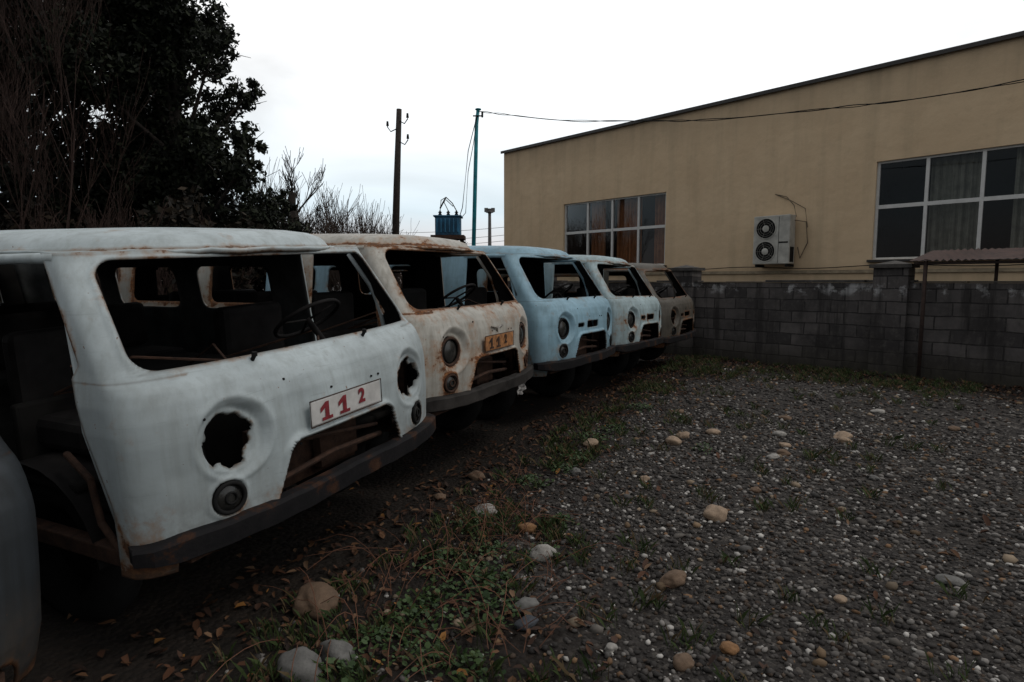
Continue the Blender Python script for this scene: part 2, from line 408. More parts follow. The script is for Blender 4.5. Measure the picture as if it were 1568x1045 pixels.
    if v.get('emblem'):
        y=float(yfun(np.array(0.),np.array(1.02)))+.008; b=MB()
        b.tube([(.10,y-.002,1.045),(.02,y,1.03),(0,y,1.0),(-.02,y,1.03),(-.10,y-.002,1.045)],.007,6); b.make('emblem',M['chrome'],E)
    if v.get('flap'):
        b=MB(); V=[];F=[]
        for i in range(11):
            for j in range(5):
                V.append((-.30-.036*i,.04-.012*math.sin(i*1.1)+.012*math.sin(j*2+i*1.3)-.010*i,.505-.024*j+.006*math.sin(i*1.7+j)))
        for i in range(10):
            for j in range(4): F.append((i*5+j,i*5+j+1,i*5+5+j+1,i*5+5+j))
        b.add(V,F); b.make('bent_plate',M['bent'],E)
    return E
pw=paint('paint_white_blue',(.46,.525,.54),rust=.03,ew=.20,dirt=.25,off=3.3,mott=.18)
pc=paint('paint_cream_rusty',(.46,.445,.40),rust=.24,dirt=.45,mott=.28)
pb=paint('paint_light_blue',(.26,.43,.53),rust=.04,ew=.16,dirt=.3,off=1,mott=.25)
pv=paint('paint_pale_blue_rusty',(.36,.47,.50),rust=.15,off=5,mott=.25)
pg=paint('paint_grey_brown',(.085,.075,.06),rust=.14,off=2)
pd=paint('paint_slate',(.035,.041,.047),rust=.0,rough=.42,mott=.2)
mid=simple('inner_panel_grey',(.07,.075,.075),.8,.5,6)
van((-.785,2.96),25,roll=rad(3.6),dz=0,mat=pw,v=dict(jag=True,plate=M['plate'],digits=True,inner=mid),seed=1)
van((-.11,4.86),25,roll=rad(.8),dz=.10,mat=pc,v=dict(jag=False,plate=M['plate_rust'],rimmat=M['rust'],emblem=True,flap=True,bmat=M['bumper_grey'],rim=M['rust']),seed=2)
van((.89,6.66),30,roll=rad(0),dz=.11,mat=pb,v=dict(jag=False,vent=True),seed=3)
van((1.92,8.43),30,roll=rad(-.8),dz=.08,mat=pv,v=dict(jag=False,vent=True,rim=M['rust']),seed=4)
van((2.95,10.2),30,roll=rad(1),dz=.03,mat=pg,v=dict(jag=True,vent=True,rim=M['rust']),seed=5)
van((-1.85,1.05),25,roll=rad(0),dz=-.26,mat=pd,v=dict(jag=False,nobump=True),seed=6)
# ------------------------------------------------------------------ BLOCK WALL
WANG=math.atan2(.729,-.684)
def wall_mat():
    t=NT('concrete_blocks'); co=t.coord(); sp=t.n('ShaderNodeSeparateXYZ'); t.l(co,sp.inputs[0]); cb=t.n('ShaderNodeCombineXYZ')
    t.l(sp.outputs['X'],cb.inputs['X']); t.l(sp.outputs['Z'],cb.inputs['Y'])
    wob=t.n('ShaderNodeVectorMath',operation='ADD'); nn=t.n('ShaderNodeTexNoise'); nn.inputs['Scale'].default_value=2.5; t.l(co,nn.inputs['Vector'])
    sc=t.n('ShaderNodeVectorMath',operation='SCALE'); sc.inputs['Scale'].default_value=.045; t.l(nn.outputs['Color'],sc.inputs[0]); t.l(cb.outputs[0],wob.inputs[0]); t.l(sc.outputs[0],wob.inputs[1])
    br=t.n('ShaderNodeTexBrick'); t.l(wob.outputs[0],br.inputs['Vector']); br.inputs['Scale'].default_value=1; br.inputs['Brick Width'].default_value=.42; br.inputs['Row Height'].default_value=.20
    br.inputs['Mortar Size'].default_value=.011; br.inputs['Mortar Smooth'].default_value=.4; br.inputs['Color1'].default_value=(.040,.036,.036,1); br.inputs['Color2'].default_value=(.135,.122,.117,1); br.inputs['Mortar'].default_value=(.020,.018,.018,1)
    n1=t.noise(1.2,8,.65,co); n2=t.noise(9,8,.7,co)
    col=t.mix(t.ramp(n1,[(.4,0),(.66,.85)]),br.outputs['Color'],(.025,.022,.022))
    col=t.mix(t.math('MULTIPLY',t.ramp(n2,[(.5,0),(.7,1)]),.4),col,(.16,.145,.13))
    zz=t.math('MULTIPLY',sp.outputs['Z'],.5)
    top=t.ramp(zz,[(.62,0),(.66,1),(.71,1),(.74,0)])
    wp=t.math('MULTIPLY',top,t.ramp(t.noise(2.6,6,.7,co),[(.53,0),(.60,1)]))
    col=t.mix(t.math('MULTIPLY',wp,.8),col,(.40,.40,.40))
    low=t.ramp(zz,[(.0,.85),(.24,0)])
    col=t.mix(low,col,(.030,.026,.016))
    drip=t.ramp(t.noise(1,6,.7,t.coord('Object',(5,5,.5))),[(.5,0),(.64,.75)])
    col=t.mix(drip,col,(.016,.014,.013))
    t.base(col); t.rough(.92)
    b=t.bump(t.math('SUBTRACT',1.0,br.outputs['Fac']),.8,.012); t.bump(n2,.7,.012,b); return t.m
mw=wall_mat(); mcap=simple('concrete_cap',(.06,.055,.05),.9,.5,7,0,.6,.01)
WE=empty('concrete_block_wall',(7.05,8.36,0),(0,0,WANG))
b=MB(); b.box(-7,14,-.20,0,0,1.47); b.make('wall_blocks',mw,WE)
b=MB()
random.seed(3)
tt=-7
while tt<14:
    L=random.uniform(.4,.9); h=random.uniform(.010,.045); b.box(tt,min(tt+L-random.uniform(.01,.05),14),-.22,random.uniform(.005,.025),1.473,1.473+h); tt+=L
b.make('wall_top_mortar',mcap,WE,bevel=.008)
b=MB();c=MB()
for tp in (-2.3,1.62,5.28,9.2):
    b.box(tp-.24,tp+.24,-.26,.10,0,1.70)
    c.box(tp-.29,tp+.29,-.31,.15,1.703,1.76); c.add([(tp-.24,-.27,1.76),(tp+.24,-.27,1.76),(tp+.24,.11,1.76),(tp-.24,.11,1.76),(tp,-.08,1.82)],[(0,1,4),(1,2,4),(2,3,4),(3,0,4)])
b.make('wall_piers',mw,WE); c.make('pier_caps',mcap,WE)
# ------------------------------------------------------------------ BUILDING
def stucco():
    t=NT('cream_stucco'); co=t.coord(); sp=t.n('ShaderNodeSeparateXYZ'); t.l(co,sp.inputs[0])
    n=t.noise(.7,8,.6,co); st=t.noise(1,6,.6,t.coord('Object',(2.5,2.5,.25)))
    col=t.ramp(n,[(.3,(.62,.455,.285)),(.7,(.71,.54,.35))])
    col=t.mix(t.math('MULTIPLY',t.ramp(st,[(.48,0),(.72,1)]),.36),col,(.40,.31,.20))
    zz=t.math('MULTIPLY',sp.outputs['Z'],.1); tp=t.ramp(zz,[(.54,0),(.66,1)])
    col=t.mix(t.math('MULTIPLY',tp,t.math('MULTIPLY',st,.75)),col,(.27,.215,.15))
    col=t.mix(t.math('MULTIPLY',t.ramp(t.noise(3.5,8,.7,co),[(.52,0),(.7,1)]),.25),col,(.45,.35,.23))
    under=t.ramp(zz,[(.16,.6),(.20,0)]); col=t.mix(t.math('MULTIPLY',under,st),col,(.26,.20,.13))
    t.base(col); t.rough(.9); b=t.bump(t.noise(3,4,.5,co),.35,.06); t.bump(t.noise(70,4,.6,co),.35,.006,b); return t.m
BE=empty('office_building',(7.28,16.8,0),(0,0,WANG))
wins=[(3.57,7.88,2.0,4.28,4),(-7.55,-2.32,2.02,4.38,5)]
TC=[-14,-7.55,-2.32,3.57,7.88,11.11]; H=6.6; D=14
V=[];F=[]
def quad(a,b_,c_,d_):
    k=len(V); V.extend([a,b_,c_,d_]); F.append((k,k+1,k+2,k+3))
for i in range(5):
    t0,t1=TC[i],TC[i+1]; w=[q for q in wins if q[0]==t0]
    if not w: quad((t0,0,0),(t0,0,H),(t1,0,H),(t1,0,0))
    else:
        z0,z1=w[0][2],w[0][3]
        quad((t0,0,0),(t0,0,z0),(t1,0,z0),(t1,0,0)); quad((t0,0,z1),(t0,0,H),(t1,0,H),(t1,0,z1))
        d=-.22
        quad((t0,0,z0),(t0,d,z0),(t1,d,z0),(t1,0,z0)); quad((t0,0,z1),(t1,0,z1),(t1,d,z1),(t0,d,z1))
        quad((t0,0,z0),(t0,0,z1),(t0,d,z1),(t0,d,z0)); quad((t1,0,z0),(t1,d,z0),(t1,d,z1),(t1,0,z1))
quad((11.11,0,0),(11.11,0,H),(11.11,-D,H),(11.11,-D,0)); quad((-14,0,0),(-14,-D,0),(-14,-D,H),(-14,0,H)); quad((-14,-D,0),(11.11,-D,0),(11.11,-D,H),(-14,-D,H))
b=MB(); b.add(V,F); b.make('walls',stucco(),BE)
mroof=simple('roof_edge_metal',(.025,.022,.02),.5,.4,5)
b=MB(); b.box(-14.1,11.2,-D-.1,.06,H+.003,H+.05); b.box(-14.1,11.2,.06,.10,H-.04,H+.055); b.make('roof',mroof,BE)
mfr=simple('window_frame_white',(.60,.60,.58),.5,.1,8); mgl=NT('window_glass')
mgl.t.nodes.remove(mgl.b); gl=mgl.n('ShaderNodeBsdfGlossy'); gl.inputs['Roughness'].default_value=.03; gl.inputs['Color'].default_value=(.75,.78,.8,1); tr=mgl.n('ShaderNodeBsdfTransparent'); tr.inputs['Color'].default_value=(.6,.6,.6,1)
fr=mgl.n('ShaderNodeFresnel'); fr.inputs['IOR'].default_value=1.42; mx=mgl.n('ShaderNodeMixShader'); mgl.l(fr.outputs[0],mx.inputs[0]); mgl.l(tr.outputs[0],mx.inputs[1]); mgl.l(gl.outputs[0],mx.inputs[2]); mgl.l(mx.outputs[0],mgl.o.inputs['Surface'])
mcur=simple('curtain_brown',(.46,.20,.08),.9,.3,5); mcur2=simple('curtain_grey',(.30,.31,.26),.9,.3,5)
for wi,(t0,t1,z0,z1,nc) in enumerate(wins):
    b=MB(); y0,y1=-.14,-.07; fw=.05
    b.box(t0,t1,y0,y1,z1-fw,z1-.002); b.box(t0,t1,y0,y1,z0+.002,z0+fw)
    for k in range(nc+1):
        tc=t0+(t1-t0)*k/nc; tc=min(max(tc,t0+fw/2+.002),t1-fw/2-.002); b.box(tc-fw*.7,tc+fw*.7,y0-.003,y1+.004,z0+fw,z1-fw)
    zt=z0+(z1-z0)*.54
    b.box(t0+.02,t1-.02,y0,y1,zt-fw*.9,zt+fw*.9)
    b.make('window_frames',mfr,BE)
    g=MB()
    for k in range(nc):
        for (za,zb) in ((z0,zt),(zt,z1)):
            ta=t0+(t1-t0)*k/nc; tb=t0+(t1-t0)*(k+1)/nc; j1,j2,j3=[random.uniform(-.008,.008) for _ in range(3)]
            g.add([(ta,-.105+j1,za),(tb,-.105+j2,za),(tb,-.105+j2+j3,zb),(ta,-.105+j1+j3,zb)],[(0,1,2,3)])
    g.make('window_glass',mgl.m,BE)
    s=MB(); s.box(t0-.08,t1+.08,-.05,.10,z0-.06,z0-.004); s.make('window_sill',mroof,BE)
    rm=MB(); rm.box(t0-.01,t1+.01,-2.2,-.225,z0-.4,z1+.3)
    rm.F=[f for i,f in enumerate(rm.F) if i!=4]; rm.make('room',M['dark'],BE)
    for k in range(nc):
        if wi==0: spans={0:(.05,.55),1:(.02,.95),2:(.45,.98)}.get(k)
        else: spans={4:None,3:(.05,.98),2:(.02,.5),1:(.3,.9),0:(0,1)}.get(k)
        if spans is None: continue
        cw=(t1-t0)/nc; a0=t0+cw*(k+spans[0]); a1=t0+cw*(k+spans[1]); n=60
        xs=np.linspace(a0,a1,n); ys=-.32+.035*np.sin(xs*38+k)+.015*np.sin(xs*90)
        Vc=[(x,y,z0+.05) for x,y in zip(xs,ys)]+[(x,y,z1-.03) for x,y in zip(xs,ys)]
        c=MB(); c.add(Vc,[(i,i+1,n+i+1,n+i) for i in range(n-1)]); c.make('curtain',mcur if wi==0 else mcur2,BE)
b=MB(); b.box(-13.9,11.0,.003,.05,1.70,1.78); b.make('plinth_ledge',simple('ledge',(.30,.24,.16),.8),BE)
b=MB(); pts=[(t,.09,1.86+.03*math.sin(t*1.7)) for t in np.linspace(-9,8,60)]; b.tube(pts,.012,6); b.make('facade_cable',M['rubber'],BE)
mac=simple('ac_white',(.42,.41,.37),.5,.3,4); AC=MB(); AC.box(-.50,.48,.12,.47,1.95,3.24); AC.make('air_conditioner_body',mac,BE,bevel=.02)
b=MB(); d=MB(); e2=MB()
for zc in (2.29,2.90):
    b.ring((.14,.475,zc),(0,1,0),.27,.014,36,6); d.disc((.14,.474,zc),(0,1,0),.265,32,0); e2.disc((.14,.485,zc),(0,1,0),.09,20,.02)
    for r in (.15,.205): b.ring((.14,.487,zc),(0,1,0),r,.002,30,4)
    for k in range(5):
        a=k*2*math.pi/5; b.tube([(.14+.09*math.cos(a),.49,zc+.09*math.sin(a)),(.14+.265*math.cos(a),.482,zc+.265*math.sin(a))],.0025,4)
b.make('ac_fan_grille',mac,BE); d.make('ac_fan_dark',M['dark'],BE); e2.make('ac_fan_hub',mac,BE)
b=MB(); b.box(-.45,-.40,0.003,.46,1.88,1.945); b.box(.36,.41,0.003,.46,1.88,1.945); b.box(-.46,-.22,.471,.474,2.5,2.54); b.box(-.215,-.205,.471,.474,1.98,3.2); b.box(-.503,-.501,.18,.42,2.0,2.4); b.make('ac_bracket',M['rubber'],BE)
b=MB()
b.tube([(.12,.02,3.85),(-.2,.05,3.75),(-.42,.08,3.5),(-.5,.1,3.2)],.012,6)
b.tube([(-.50,.2,3.1),(-.75,.08,3.05),(-.80,.06,2.5),(-.62,.06,2.1),(-.55,.06,2.4)],.014,6)
b.tube([(.12,.02,3.85),(-.35,.05,3.62),(-.70,.05,3.4),(-.78,.05,2.9)],.01,6)
b.make('ac_pipes',simple('pipe_tan',(.12,.09,.06)),BE)
CE=empty('rusty_canopy',(7.05,8.36,0),(0,0,WANG))
n=160; xs=np.linspace(1.35,-5.5,n); V=[];F=[]
for k,(yy,zz) in enumerate(((.22,1.80),(-1.1,2.0))):
    for x in xs: V.append((x,yy,zz+.018*math.sin(x*2*math.pi/.09)))
F=[(i,i+1,n+i+1,n+i) for i in range(n-1)]
b=MB(); b.add(V,F); o=b.make('corrugated_sheet',simple('rusty_sheet',(.055,.03,.024),.85,.5,6),CE,True)
b=MB(); b.tube([(1.15,.16,0),(1.15,.16,1.82)],.028,10); b.tube([(.35,-.1,1.4),(.35,-.1,1.80)],.022,8); b.tube([(1.3,.15,1.76),(-5.5,.15,1.76)],.02,8); b.tube([(-2.3,-.9,0),(-2.3,-.9,1.9)],.03,8)
b.make('canopy_posts',simple('dark_rusty_post',(.03,.016,.012),.9,.5,20),CE,True)
# ------------------------------------------------------------------ POLES / WIRES
mteal=simple('teal_paint',(.03,.32,.38),.5,.3,5)
E=empty('steel_pole',(0,0,0)); b=MB(); b.tube([(-1.20,18,0),(-1.02,18,6.0),(-.97,18,6.42)],[.065,.055,.05],12); b.ring((-.97,18,6.40),(0,0,1),.07,.02); b.make('pole_shaft',mteal,E,True)
b=MB(); b.tube([(-1.12,17.93,6.2),(-.85,17.93,6.2)],.02,6); b.tube([(-.85,17.93,6.16),(-.85,17.93,6.32)],.03,8); b.tube([(-1.0,17.9,6.2),(-1.25,17.8,5.2),(-1.42,17.7,3.6),(-1.5,17,3.1)],.012,5); b.tube([(-1.0,17.9,6.15),(-1.1,17.8,5.4),(-1.25,17.7,4.6),(-1.3,17.3,3.4),(-1.6,17,3.0)],.010,5); b.make('pole_fittings',M['rubber'],E)
E=empty('utility_pole'); b=MB(); b.tube([(-3.92,20,0),(-3.72,20,4.5),(-3.60,20,6.95)],[.14,.11,.085],12); b.make('wooden_pole',simple('creosote_wood',(.03,.022,.018),.9,.5,10),E,True)
b=MB()
for s,zz in ((-1,6.35),(1,5.95),(1,6.6)):
    b.tube([(-3.64,19.95,zz),(-3.64+s*.22,19.9,zz-.12),(-3.64+s*.32,19.9,zz+.02),(-3.64+s*.32,19.9,zz+.12)],.018,6); b.tube([(-3.64+s*.32,19.9,zz+.06),(-3.64+s*.32,19.9,zz+.2)],[.045,.03],8)
b.make('insulators',M['rubber'],E)
E=empty('power_cable'); b=MB()
A=Vector((-.97,17.95,6.33)); B=Vector((10.1,8.9,4.85))
for ph,rr in ((0,.010),(math.pi,.008)):
    pts=[]
    for i in range(241):
        q=i/240; p=A.lerp(B,q); p.z-=4*.62*q*(1-q); a=q*52+ph+2*math.sin(q*17); p+=Vector((0,.012*math.cos(a),.020*math.sin(a)*(.5+.5*math.sin(q*31))+.014*math.sin(q*23))); pts.append(p)
    b.tube(pts,rr,5)
b.make('cable_strands',M['rubber'],E)
E=empty('overhead_wire'); b=MB()
for z0,z1 in ((3.5,4.0),(3.2,3.75),(3.9,4.35)):
    pts=[]
    for i in range(30):
        q=i/29; pts.append((-9+12*q,30-2*q,z0+(z1-z0)*q-.3*4*q*(1-q)))
    b.tube(pts,.010,4)
b.make('wires',simple('wire_grey',(.2,.2,.2)),E)
E=empty('electrical_transformer',(-1.55,15,0)); mb=simple('transformer_blue',(.02,.13,.24),.45,.3,6)
b=MB(); b.box(-.30,.30,-.22,.22,2.60,3.03); b.box(-.34,.34,-.26,.26,3.033,3.07)
for k in range(6): b.box(-.27+k*.1,-.23+k*.1,-.30,-.223,2.65,2.98)
b.make('tank',mb,E,bevel=.012)
b=MB()
for x in (-.2,0,.2): 
    b.tube([(x,0,3.07),(x,0,3.20)],[.04,.02],10)
    for k in range(2): b.tube([(x,0,3.1+.05*k),(x,0,3.12+.05*k)],.045,10)
b.tube([(-.2,0,3.2),(-.17,0,3.45),(-.05,0,3.52),(.1,0,3.38),(.2,0,3.2)],.012,5); b.tube([(0,0,3.2),(-.1,0,3.4),(-.05,0,3.46),(.12,0,3.3)],.01,5); b.tube([(-.05,0,3.52),(-.12,0,3.40),(-.2,0,3.25)],.02,5)
b.make('bushings',M['rubber'],E,True)
b=MB(); b.box(-.4,.4,-.3,.3,2.5,2.597); b.box(-.36,-.28,-.05,.05,0,2.497); b.box(.28,.36,-.05,.05,0,2.497); b.make('stand',M['rust'],E)
E=empty('floodlight_mast',(-1.45,40,0)); b=MB(); b.tube([(0,0,0),(0,0,5.9)],[.16,.10],10); b.ring((0,0,5.95),(0,0,1),.22,.05); b.tube([(0,0,5.85),(0,0,6.15)],[.12,.2],10)
for s in (-1,1): b.box(s*.22-.12,s*.22+.12,-.1,.1,5.95,6.2)
b.make('mast',simple('mast_grey',(.13,.13,.13)),E)
# ------------------------------------------------------------------ VEGETATION
def branches(mb,p,d,L,r,depth,rng,nch=4,spread=.6,up=.15,segs=4,minr=.004):
    pts=[p.copy()]; rr=[r]; q=p.copy(); dd=d.copy()
    for i in range(segs):
        dd=(dd+Vector((rng.gauss(0,.13),rng.gauss(0,.13),rng.gauss(0,.1)+up*.3))).normalized()
        q=q+dd*(L/segs); pts.append(q.copy()); rr.append(max(minr,r*(1-.75*(i+1)/segs)))
    mb.tube(pts,rr,6 if r>.04 else 3,cap=False)
    if depth<=0: return
    for k in range(nch):
        f=rng.uniform(.25,1); i=min(int(f*segs),segs-1); a=pts[i].lerp(pts[i+1],f*segs-i)
        axis=Vector((rng.gauss(0,1),rng.gauss(0,1),rng.gauss(0,.5))).normalized()
        nd=(dd+axis*spread*rng.uniform(.7,1.5)+Vector((0,0,up))).normalized()
        branches(mb,a,nd,L*rng.uniform(.45,.7),max(minr,rr[i]*.55),depth-1,rng,nch,spread,up,segs,minr)
def leaves(pos,size,rng,col1,col2,elong=2.2):
    n=len(pos); a=rng.normal(size=(n,3)); a/=np.linalg.norm(a,axis=1)[:,None]; b_=rng.normal(size=(n,3)); b_-=a*(a*b_).sum(1)[:,None]; b_/=np.linalg.norm(b_,axis=1)[:,None]
    s=(size*rng.uniform(.6,1.4,n))[:,None]
    V=np.stack([pos-a*s,pos+b_*s/elong,pos+a*s,pos-b_*s/elong],1).reshape(-1,3)
    F=np.arange(4*n).reshape(n,4)
    m=rng.random(n)[:,None]**2; c=np.array(col1)*(1-m)+np.array(col2)*m
    return V,F,np.repeat(c,4,0)
def clump_points(c,r,n,rng,sub=12):
    subs=rng.normal(size=(sub,3)); subs/=np.linalg.norm(subs,axis=1)[:,None]; subs=subs*r*(rng.random(sub)[:,None]**.4)*.85
    k=rng.integers(0,sub,n); g=rng.normal(size=(n,3)); g/=np.linalg.norm(g,axis=1)[:,None]
    return np.array(c)+subs[k]+g*(rng.random(n)[:,None]**.5)*r*.36*rng.uniform(.6,1.2,sub)[k][:,None]
mleaf=colattr('dark_leaves',.7); mbark=simple('bark_dark',(.025,.019,.015),.95,.5,9,0,.6,.02); mtwig=simple('twigs_brown',(.038,.020,.015),.95,.4,6); mtwig2=simple('twigs_far',(.07,.05,.04),.95,.4,6)
def leafy_tree(name,base,clumps,dens,lsize,rng,c1,c2,dy=.8,trunk=.16):
    E=empty(name); pts=[]; mb=MB(); b0=Vector(base)
    top=max(c[1] for c in clumps); mx_=sum(c[0] for c in clumps)/len(clumps)
    tr=[b0+Vector(((mx_-b0.x)*q**1.5,.2*math.sin(q*4),top*q*.95)) for q in np.linspace(0,1,9)]
    mb.tube(tr,[trunk*(1-.85*q) for q in np.linspace(0,1,9)],8)
    for (x,z,r) in clumps:
        y=base[1]+rng.uniform(-dy,dy); c=(x,y,z)
        pts.append(clump_points(c,r,int(dens*r*r),rng,int(10+22*r)))
        i=max(1,min(7,int(z/top*8)-1)); a=tr[i]; cc=Vector(c); m=a.lerp(cc,.5)+Vector((0,0,-.1))
        mb.tube([a,m,cc],[trunk*.3,.035,.012],5,cap=False)
        for k in range(6):
            e_=cc+Vector(rng.normal(size=3)*r*.6); mb.tube([m.lerp(cc,.6),e_],[.014,.004],3,cap=False)
    V,F,C=leaves(np.concatenate(pts),lsize,rng,c1,c2)
    mesh_np('foliage',V,F,mleaf,C,False,E); mb.make('trunk_and_limbs',mbark,E,True)
rg=np.random.default_rng(11)
core1=[(-5.6,6.35,.65),(-5.2,5.85,.5),(-4.90,5.25,.42),(-4.85,4.90,.32),(-5.35,4.80,.45),(-4.80,4.0,.40),(-5.2,3.9,.5),(-5.8,3.81,.7),(-4.60,3.42,.38),(-5.2,3.2,.65),(-4.40,2.95,.32),(-4.52,2.60,.5),(-5.0,2.45,.7),(-6.3,5.17,.8),(-6.55,4,.9),(-6.3,3,.9),(-6.9,5.9,.9),(-6.3,7.1,.8),(-6.0,6.9,.5),(-4.2,2.2,.5),(-5.9,2.0,.8),(-5.9,4.4,.5),(-6.0,5.6,.6),(-6.7,6.6,.7),(-6.0,3.2,.7),(-5.0,2.0,.7),(-7.0,7.8,.8),(-6.6,6.2,.8),(-7.0,5.0,.9),(-5.75,5.95,.55),(-5.5,5.45,.5),(-6.1,6.35,.6)]
leafy_tree('evergreen_tree',(-6.2,11,0),core1,5400,.050,rg,(.006,.008,.005),(.026,.033,.016))
core2=[(-7.6,7.6,.9),(-7.2,6.6,.8),(-7.4,5.4,.9),(-7.2,4.4,.9),(-7.4,3.4,.9)]
for k in range(50):
    core2.append((float(rg.uniform(-12.3,-7.2)),float(rg.uniform(2.2,9.2)),float(rg.uniform(.7,1.15))))
leafy_tree('evergreen_tree',(-9.6,12,0),core2,2600,.062,rg,(.006,.008,.005),(.022,.027,.014),1.2,.25)
E=empty('bare_tree'); mb=MB(); rr=random.Random(5)
for k in range(26):
    x=rr.uniform(-9.8,-4.6); y=rr.uniform(8.2,9.6); 
    L=rr.uniform(3.0,4.9) if x<-6.8 else rr.uniform(.9,1.7)
    branches(mb,Vector((x,y,0)),Vector((rr.gauss(0,.07),rr.gauss(0,.1),1)).normalized(),L,.026,3,rr,6,.30,.25,5,.003)
mb.make('stems_and_twigs',mtwig,E)
E=empty('overgrown_hedge'); P=[]
for k in range(80):
    x=rg.uniform(-13,-4.3); P.append(clump_points((x,rg.uniform(9.8,12.5),rg.uniform(.3,2.3)),rg.uniform(.5,.9),1600,rg,18))
V,F,C=leaves(np.concatenate(P),.065,rg,(.008,.007,.005),(.035,.024,.014)); mesh_np('hedge_leaves',V,F,mleaf,C,False,E)
E=empty('pollarded_tree'); mb=MB(); rr=random.Random(9); b0=Vector((-5.0,14,0))
mb.tube([b0,b0+Vector((0,0,1.6)),b0+Vector((.08,0,2.7)),b0+Vector((-.02,0,3.2)),b0+Vector((.05,0,3.5))],[.19,.16,.14,.12,.07],8)
for d,L,z in (((.6,0,.62),1.05,2.9),((.15,0,1),.75,3.3),((-.3,.1,1),.7,3.1),((-.6,0,.8),.65,2.6),((.3,.2,.9),.55,3.0),((.75,0,.5),.7,2.4),((-.6,0,.6),.6,2.4),((-.4,0,1),.8,2.8)):
    branches(mb,b0+Vector((.04,0,z)),Vector(d).normalized(),L,.032,2,rr,5,.4,.2,4,.006)
mb.make('trunk_and_limbs',mbark,E)
E=empty('distant_tree_line'); mb=MB(); rr=random.Random(12)
for k in range(95):
    x=rr.uniform(-10,-3.9); y=rr.uniform(19,23); branches(mb,Vector((x,y,0)),Vector((rr.gauss(0,.10),0,1)).normalized(),max(1.6,rr.uniform(2.6,3.8)-.26*(x+10)),.026,2,rr,9,.40,.25,4,.006)
mb.make('bushes',mtwig2,E)
P=[]
for k in range(90):
    P.append(clump_points((rg.uniform(-70,30),rg.uniform(70,80),rg.uniform(.5,4.0)),rg.uniform(1.5,3.0),500,rg,12))
V,F,C=leaves(np.concatenate(P),.28,rg,(.03,.028,.024),(.07,.06,.05)); mesh_np('far_foliage',V,F,mleaf,C,False,E)
# ------------------------------------------------------------------ GROUND
def dline(x,y): return .906*(x+.81)-.423*(y-2.91)
def nz2(x,y,s,ph=0): return np.sin(x*s+ph+1.7*np.sin(y*s*.7+ph))*np.cos(y*s*1.3-ph+1.3*np.sin(x*s*.9))
def gravmask(x,y):
    d=dline(x,y); thr=np.interp(y,[2,3,3.8,5.5,8,10],[1.25,.88,.62,.42,.55,1.0])
    m=(d-thr)/.35+.9*nz2(x,y,2.3,.4)+.6*nz2(x,y,6.1,2)
    wd=-((x-7.05)*.729+(y-8.36)*.684)
    m=np.minimum(m,(wd-1.2)/.7+.8*nz2(x,y,3.2,1))
    return np.clip(.5+m*.5,0,1)
def ground_mat():
    t=NT('gravel_ground'); co=t.coord()
    g=t.attr('grav').outputs['Fac']
    vo=t.n('ShaderNodeTexVoronoi'); vo.inputs['Scale'].default_value=34; t.l(co,vo.inputs['Vector'])
    vo2=t.n('ShaderNodeTexVoronoi'); vo2.inputs['Scale'].default_value=75; t.l(co,vo2.inputs['Vector'])
    sx=t.n('ShaderNodeSeparateColor'); t.l(vo.outputs['Color'],sx.inputs[0])
    grav=t.ramp(sx.outputs[0],[(0,(.018,.015,.013)),(.5,(.046,.040,.036)),(.8,(.09,.08,.07)),(.95,(.20,.175,.15))])
    grav=t.mix(.5,grav,t.ramp(vo2.outputs['Distance'],[(0,(.08,.07,.062)),(.6,(.013,.011,.010))]))
    dirt=t.ramp(t.noise(14,9,.7,co),[(.3,(.007,.0055,.0042)),(.6,(.020,.014,.010)),(.75,(.042,.024,.015))])
    gm=t.ramp(t.math('ADD',g,t.math('MULTIPLY',t.math('SUBTRACT',t.noise(20,4,.6,co),.5),.8)),[(.35,0),(.65,1)])
    col=t.mix(gm,dirt,grav)
    col=t.mix(t.ramp(t.noise(.9,4,.6,co),[(.35,.5),(.65,0)]),col,(.014,.011,.009))
    t.base(col); t.rough(.9); t.b.inputs['Specular IOR Level'].default_value=.3
    b=t.bump(t.math('MULTIPLY',vo.outputs['Distance'],-1),.9,.02); t.bump(t.noise(60,6,.7,co),.6,.01,b); return t.m
mg=ground_mat()
nx,ny=261,261; xs=np.sign(np.linspace(-1,1,nx))*(np.abs(np.linspace(-1,1,nx))**3*400+np.abs(np.linspace(-1,1,nx))*10); ys=xs+4
Xg,Yg=np.meshgrid(xs,ys); near=np.exp(-((Xg/25)**2+(Yg/25)**2))
Zg=(.018*nz2(Xg,Yg,1.1)+.008*nz2(Xg,Yg,3.7,1))*near
V=np.stack([Xg,Yg,Zg],-1).reshape(-1,3); idx=np.arange(nx*ny).reshape(ny,nx)
F=np.stack([idx[:-1,:-1],idx[:-1,1:],idx[1:,1:],idx[1:,:-1]],-1).reshape(-1,4)
mesh_np('ground',V,F,mg,None,True,None,{'grav':gravmask(Xg,Yg).ravel()})
def gz(x,y): return (.018*nz2(x,y,1.1)+.008*nz2(x,y,3.7,1))*np.exp(-((x/25)**2+(y/25)**2))
ph=(1+5**.5)/2
ico=np.array([(-1,ph,0),(1,ph,0),(-1,-ph,0),(1,-ph,0),(0,-1,ph),(0,1,ph),(0,-1,-ph),(0,1,-ph),(ph,0,-1),(ph,0,1),(-ph,0,-1),(-ph,0,1)])/math.hypot(1,ph)
icf=np.array([(0,11,5),(0,5,1),(0,1,7),(0,7,10),(0,10,11),(1,5,9),(5,11,4),(11,10,2),(10,7,6),(7,1,8),(3,9,4),(3,4,2),(3,2,6),(3,6,8),(3,8,9),(4,9,5),(2,4,11),(6,2,10),(8,6,7),(9,8,1)])
